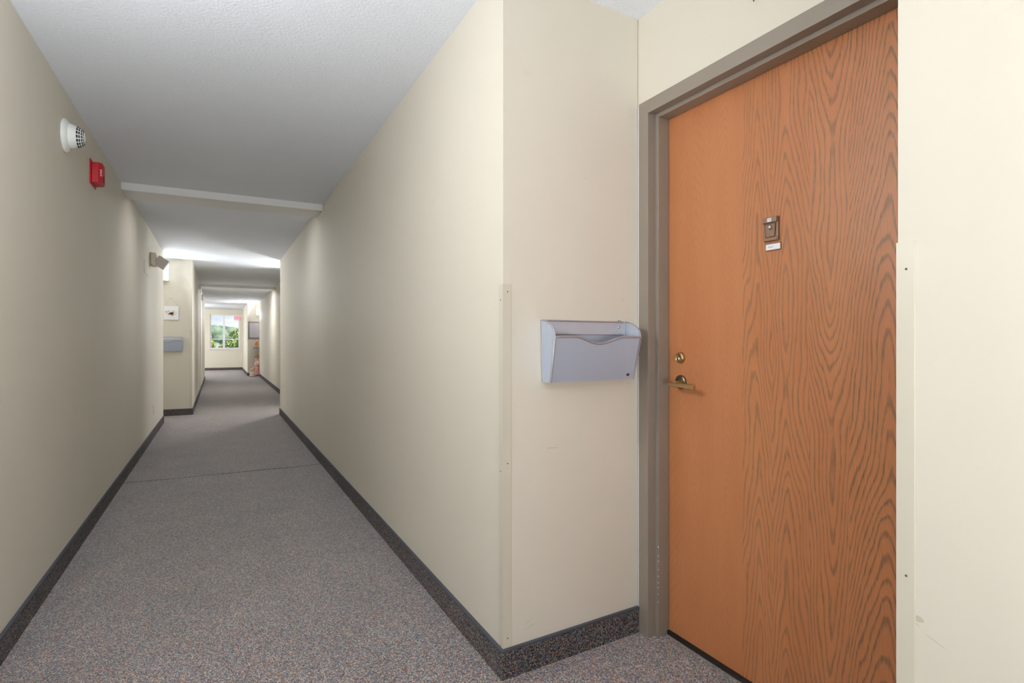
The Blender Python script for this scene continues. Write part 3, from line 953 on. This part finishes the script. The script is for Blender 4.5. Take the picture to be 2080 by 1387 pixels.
sconce((XL, 1.50, 2.10), (1, 0, 0), 'wall sconce on the left wall beside the camera')

# ------------------------------------------------------------------ flower picture in the left alcove
fp = empty('hanging_picture', (-0.647, 10.05, 1.49), label='small white canvas with peach flowers hanging by a cord in the left alcove', cat='picture')
py_ = 10.05
cv = MB().box(-0.748, -0.548, py_ - 0.022, py_ - 0.004, 1.492, 1.702).build('canvas', M['paper'], fp, bevel=0.001)
fw = MB()
fc = Vector((-0.648, py_ - 0.0225, 1.598))
def disc(mb, x, z, rx, rz, mi, y):
    mb.extrude([(x + rx * math.cos(2 * PI * k / 9), y, z + rz * math.sin(2 * PI * k / 9)) for k in range(9)], (0, -0.0004, 0), mi)
for k in range(46):
    a = random.uniform(0, 2 * PI); r_ = random.uniform(0.02, 0.080)
    disc(fw, fc.x + r_ * math.cos(a), fc.z + 0.72 * r_ * math.sin(a), random.uniform(0.003, 0.008), random.uniform(0.003, 0.007), random.choice((2, 2, 3, 0)), fc.y + 0.0003)
for k in range(9):
    a = random.uniform(0, 2 * PI); r_ = random.uniform(0.0, 0.042)
    x, z = fc.x + r_ * math.cos(a), fc.z + 0.7 * r_ * math.sin(a) - 0.006
    for j in range(5):
        disc(fw, x + 0.009 * math.cos(j * 1.257), z + 0.009 * math.sin(j * 1.257), 0.0075, 0.0075, 0, fc.y)
    disc(fw, x, z, 0.0052, 0.0052, 1, fc.y - 0.0004)
fw.build('flower_print', [M['petal_peach'], M['petal_brown'], M['leaf_grey'], M['stem_blue']], fp)
MB().tube([(-0.742, py_ - 0.008, 1.700), (-0.650, py_ - 0.004, 1.826), (-0.556, py_ - 0.008, 1.700)], 0.0014, 6).build('hanging_cord', M['cord'], fp)
MB().lathe([(0.004, 0.0), (0.004, 0.010), (0, 0.011)], (-0.650, py_, 1.826), (0, -1, 0), 10).build('nail', M['nail'], fp)

# ------------------------------------------------------------------ far right alcove: framed board, stand and plush toys
fb_ = empty('framed_board', (1.06, 20.50, 1.24), label='grey framed notice board in the farthest right alcove', cat='framed board')
MB().box(0.915, 1.215, 20.487, 20.496, 1.285, 1.785).build('board_panel', M['board'], fb_)
bf = MB()
bf.box(0.875, 1.255, 20.475, 20.50, 1.780, 1.825); bf.box(0.875, 1.255, 20.475, 20.50, 1.243, 1.290)
bf.box(0.875, 0.920, 20.475, 20.50, 1.290, 1.780); bf.box(1.210, 1.255, 20.475, 20.50, 1.290, 1.780)
bf.build('picture_frame', M['board_frame'], fb_)
ln = MB()
for k in range(7):
    ln.box(0.985, 1.185, 20.4858, 20.487, 1.36 + k * 0.055, 1.366 + k * 0.055)
ln.build('faint_lines', M['board_frame'], fb_)

stn_ = empty('toy_shelf', (1.16, 20.36, 0.0), label='narrow grey two-tier stand in the farthest right alcove holding plush toys', cat='shelf')
MB().box(1.02, 1.32, 20.27, 20.47, 0.930, 0.968).build('top_shelf', M['shelf'], stn_, bevel=0.003)
MB().box(1.06, 1.29, 20.29, 20.47, 0.625, 0.648).build('lower_shelf', M['shelf'], stn_, bevel=0.003)
for (x, y) in ((1.30, 20.30), (1.30, 20.45)):
    MB().box(x - 0.01, x + 0.01, y - 0.01, y + 0.01, 0.0, 0.93).build('leg', M['shelf'], stn_)

def plush(x, y, z, s, fur, cloth, cloth2, label, ear='round', sit=True):
    root = empty('plush_toy', (x, y, z), label=label, cat='plush toy')
    Hs = s                                      # total height
    bd_ = MB()
    hr = 0.17 * Hs
    bd_.ball((x, y, z + 0.36 * Hs), (0.16 * Hs, 0.13 * Hs, 0.22 * Hs))
    bd_.ball((x, y - 0.01 * Hs, z + 0.68 * Hs), (hr, hr * 0.95, hr))
    bd_.ball((x, y - hr * 0.95, z + 0.645 * Hs), (hr * 0.42, hr * 0.4, hr * 0.34))
    for sg in (-1, 1):
        bd_.ball((x + sg * 0.19 * Hs, y - 0.04 * Hs, z + 0.43 * Hs), (0.06 * Hs, 0.06 * Hs, 0.14 * Hs))
        bd_.ball((x + sg * 0.10 * Hs, y - (0.12 if sit else 0.02) * Hs, z + 0.08 * Hs), (0.075 * Hs, (0.14 if sit else 0.085) * Hs, 0.08 * Hs if sit else 0.14 * Hs - 0.06 * Hs))
    bd_.build('body', fur, root)
    for sg in (-1, 1):
        er = MB()
        if ear == 'round': er.ball((x + sg * hr * 0.85, y, z + 0.68 * Hs + hr * 0.85), (hr * 0.42, hr * 0.2, hr * 0.42))
        else: er.ball((x + sg * hr * 0.5, y, z + 0.68 * Hs + hr * 1.2), (hr * 0.26, hr * 0.18, hr * 0.85))
        er.build('ear', fur, root)
        MB().ball((x + sg * hr * 0.38, y - hr * 0.90, z + 0.71 * Hs), hr * 0.10, 8, 6).build('eye', M['eye_black'], root)
    MB().ball((x, y - hr * 1.33, z + 0.66 * Hs), hr * 0.12, 8, 6).build('nose', M['eye_black'], root)
    if cloth:
        dress = MB()
        pr_ = [(0.11 * Hs, 0.52 * Hs), (0.165 * Hs, 0.44 * Hs), (0.175 * Hs, 0.34 * Hs), (0.215 * Hs, 0.10 * Hs if not sit else 0.20 * Hs)]
        dress.lathe([(r_, h1 - 0.0) for r_, h1 in pr_], (x, y, z), (0, 0, 1), 20)
        dress.build('dress', cloth, root)
    if cloth2:
        MB().lathe([(0.10 * Hs, 0.0), (0.135 * Hs, 0.015 * Hs), (0.10 * Hs, 0.035 * Hs)], (x, y, z + 0.50 * Hs), (0, 0, 1), 18).build('collar', cloth2, root)
    return root
plush(1.13, 20.36, 0.968, 0.27, M['plush_tan'], M['cloth_orange'], M['cloth_green'], 'tan plush toy in an orange top sitting on the top tier of the grey stand')
plush(1.17, 20.37, 0.650, 0.20, M['plush_tan'], None, M['cloth_white'], 'small tan plush toy on the lower tier of the grey stand')
plush(1.14, 20.02, 0.0, 0.60, M['plush_pink'], M['cloth_rose'], M['cloth_white'], 'tall pink plush toy in a rose dress standing on the floor of the farthest alcove', ear='long', sit=False)
plush(0.955, 19.80, 0.0, 0.34, M['plush_cream'], M['cloth_white'], None, 'small cream plush toy on the floor left of the tall pink one', sit=False)

# ------------------------------------------------------------------ exit sign at the end
es = empty('exit_sign', (0.86, 24.3, 1.98), label='pink see-through exit sign sticking out of the right wall before the window', cat='exit sign')
MB().box(0.80, 0.86, 24.26, 24.34, 2.11, 2.19).build('mounting_box', M['white_plastic'], es, bevel=0.004)
pn = MB().box(0.535, 0.795, 24.296, 24.304, 1.985, 2.170).build('sign_panel', M['acrylic'], es)
text_mb('EXIT', 0.125, (0.665, 24.2955, 2.078), (1, 0, 0), (0, 0, 1), 0.001, cw=0.9).build('lettering', M['exit_red'], pn)
MB().box(0.535, 0.815, 24.288, 24.312, 2.168, 2.184).build('top_rail', M['white_plastic'], es)

# ------------------------------------------------------------------ window
win = empty('window_1', ((WX0 + WX1) / 2, YE, WZ0), kind='structure')
yf0, yf1 = YE + 0.05, YE + 0.12
wf = MB()
t_ = 0.045
wf.box(WX0, WX0 + t_, yf0, yf1, WZ0, WZ1); wf.box(WX1 - t_, WX1, yf0, yf1, WZ0, WZ1)
wf.box(WX0 + t_, WX1 - t_, yf0, yf1, WZ1 - t_, WZ1); wf.box(WX0 + t_, WX1 - t_, yf0, yf1, WZ0, WZ0 + t_ + 0.01)
mc = 0.192
wf.box(mc - 0.035, mc + 0.035, yf0, yf1, WZ0 + t_ + 0.01, WZ1 - t_)
wf.build('window_frame', M['pvc'], win, bevel=0.004)
mz = 1.25
for (a, c_) in ((WX0 + t_, mc - 0.035), (mc + 0.035, WX1 - t_)):
    MB().box(a, c_, yf0 + 0.01, yf1 - 0.01, mz - 0.015, mz + 0.015).build('glazing_bar', M['pvc'], win)
    for (z0_, z1_) in ((WZ0 + t_ + 0.01, mz - 0.015), (mz + 0.015, WZ1 - t_)):
        MB().box(a, c_, yf0 + 0.03, yf0 + 0.036, z0_, z1_).build('pane', M['glass'], win)
MB().box(WX0 - 0.05, WX1 + 0.05, YE - 0.04, YE + 0.05, WZ0 - 0.025, WZ0).build('window_sill', M['pvc'], win, bevel=0.004)
MB().box(WX1 - 0.075, WX1 - 0.055, YE + 0.02, YE + 0.05, WZ0 + 0.06, WZ0 + 0.09).build('latch', M['board_frame'], win)

# ------------------------------------------------------------------ outdoors: lawn, trees and a wooded ridge seen through the window
MB().box(-80, 90, 30, 240, -6.2, -6.0).build('ground_outside', M['grass'], **S)

def tree(x, y, z0, top, rad, mat, label, nleaf=1500, leaf=0.22, group=None, squash=1.0):
    rnd = random.Random(int(x * 100 + y * 7))
    root = empty('tree', (x, y, z0), label=label, cat='tree', group=group)
    Ht = top - z0
    pts = [(x + 0.1 * math.sin(i), y, z0 + Ht * 0.75 * i / 5) for i in range(6)]
    MB().tube(pts, [0.28 * (1 - i / 7) for i in range(6)], 8).build('trunk', M['bark'], root)
    br = MB()
    cz = z0 + Ht * 0.6
    clumps = []
    for k in range(16):
        a = rnd.uniform(0, 2 * PI); e_ = rnd.uniform(-0.5, 1.0)
        rr = rad * rnd.uniform(0.45, 0.8)
        c_ = (x + rr * math.cos(a) * math.cos(e_), y + rr * math.sin(a) * math.cos(e_), cz + (top - cz) * 0.78 * math.sin(e_) * squash)
        clumps.append((c_, rad * rnd.uniform(0.28, 0.45)))
        if k < 7: br.tube([(x, y, z0 + Ht * rnd.uniform(0.35, 0.6)), c_], [0.09, 0.03], 5)
    clumps.append(((x, y, top - rad * 0.35), rad * 0.35))
    clumps.append(((x, y, cz), rad * 0.6))
    br.build('branches', M['bark'], root)
    vs, fs = [], []
    for k in range(nleaf):
        c_, r_ = clumps[k % len(clumps)]
        d = Vector((rnd.gauss(0, 1), rnd.gauss(0, 1), rnd.gauss(0, 1))).normalized()
        p = Vector(c_) + d * r_ * rnd.uniform(0.7, 1.05)
        nrm = (d + Vector((rnd.uniform(-.5, .5), rnd.uniform(-.5, .5), rnd.uniform(0, .7)))).normalized()
        u = nrm.cross(Vector((rnd.uniform(-1, 1), rnd.uniform(-1, 1), rnd.uniform(-1, 1)))).normalized(); v_ = nrm.cross(u)
        s_ = leaf * rnd.uniform(0.6, 1.3); b0_ = len(vs)
        vs += [p + u * s_, p + v_ * s_ * 0.5 + nrm * s_ * 0.12, p - u * s_, p - v_ * s_ * 0.5 + nrm * s_ * 0.12]
        fs.append((b0_, b0_ + 1, b0_ + 2, b0_ + 3))
    lf_ = MB().add(vs, fs)
    lf_.build('foliage', mat, root, kind='stuff')
    return root
GZ = -6.0
tree(2.5, 60.0, GZ, 3.05, 2.4, M['leaf_mid'], 'tall pale green tree filling the right panes of the window', 15000, 0.10)
tree(1.6, 45.0, GZ, 1.62, 1.5, M['leaf_bright'], 'bright green tree top close outside the lower right pane', 8000, 0.10)
tree(-0.68, 49.0, GZ, 1.42, 1.0, M['leaf_olive'], 'round olive tree top outside the lower left pane', 5000, 0.09)
tree(0.30, 62.0, GZ, 0.95, 0.8, M['leaf_olive'], 'darker olive tree between the two lower panes', 2400, 0.12)
tree(-3.0, 84.0, GZ, 2.75, 2.6, M['leaf_mid'], 'mid green tree behind the left panes', 5000, 0.2)
# wooded ridge: many crowns nobody could count
rg = MB()
rnd = random.Random(3)
for k in range(330):
    x = rnd.uniform(-20, 22); y = rnd.uniform(100, 120)
    zt = 3.2 + 0.35 * math.sin(x * 0.35 + 2.2) + (y - 100) * 0.03 + rnd.uniform(-0.5, 0.3)
    r_ = rnd.uniform(0.9, 1.7)
    rg.ball((x, y, zt - r_), (r_, r_, r_), 9, 6)
    for q in range(3):
        rg.ball((x + rnd.uniform(-1.5, 1.5), y - q * 1.5, zt - r_ * (1.8 + q * 1.7)), (r_ * 1.2, r_, r_ * 1.1), 8, 6)
rg.box(-24, 26, 121, 123, GZ, 2.4)
ro = rg.build('wooded_ridge', M['leaf_far'], kind='structure')
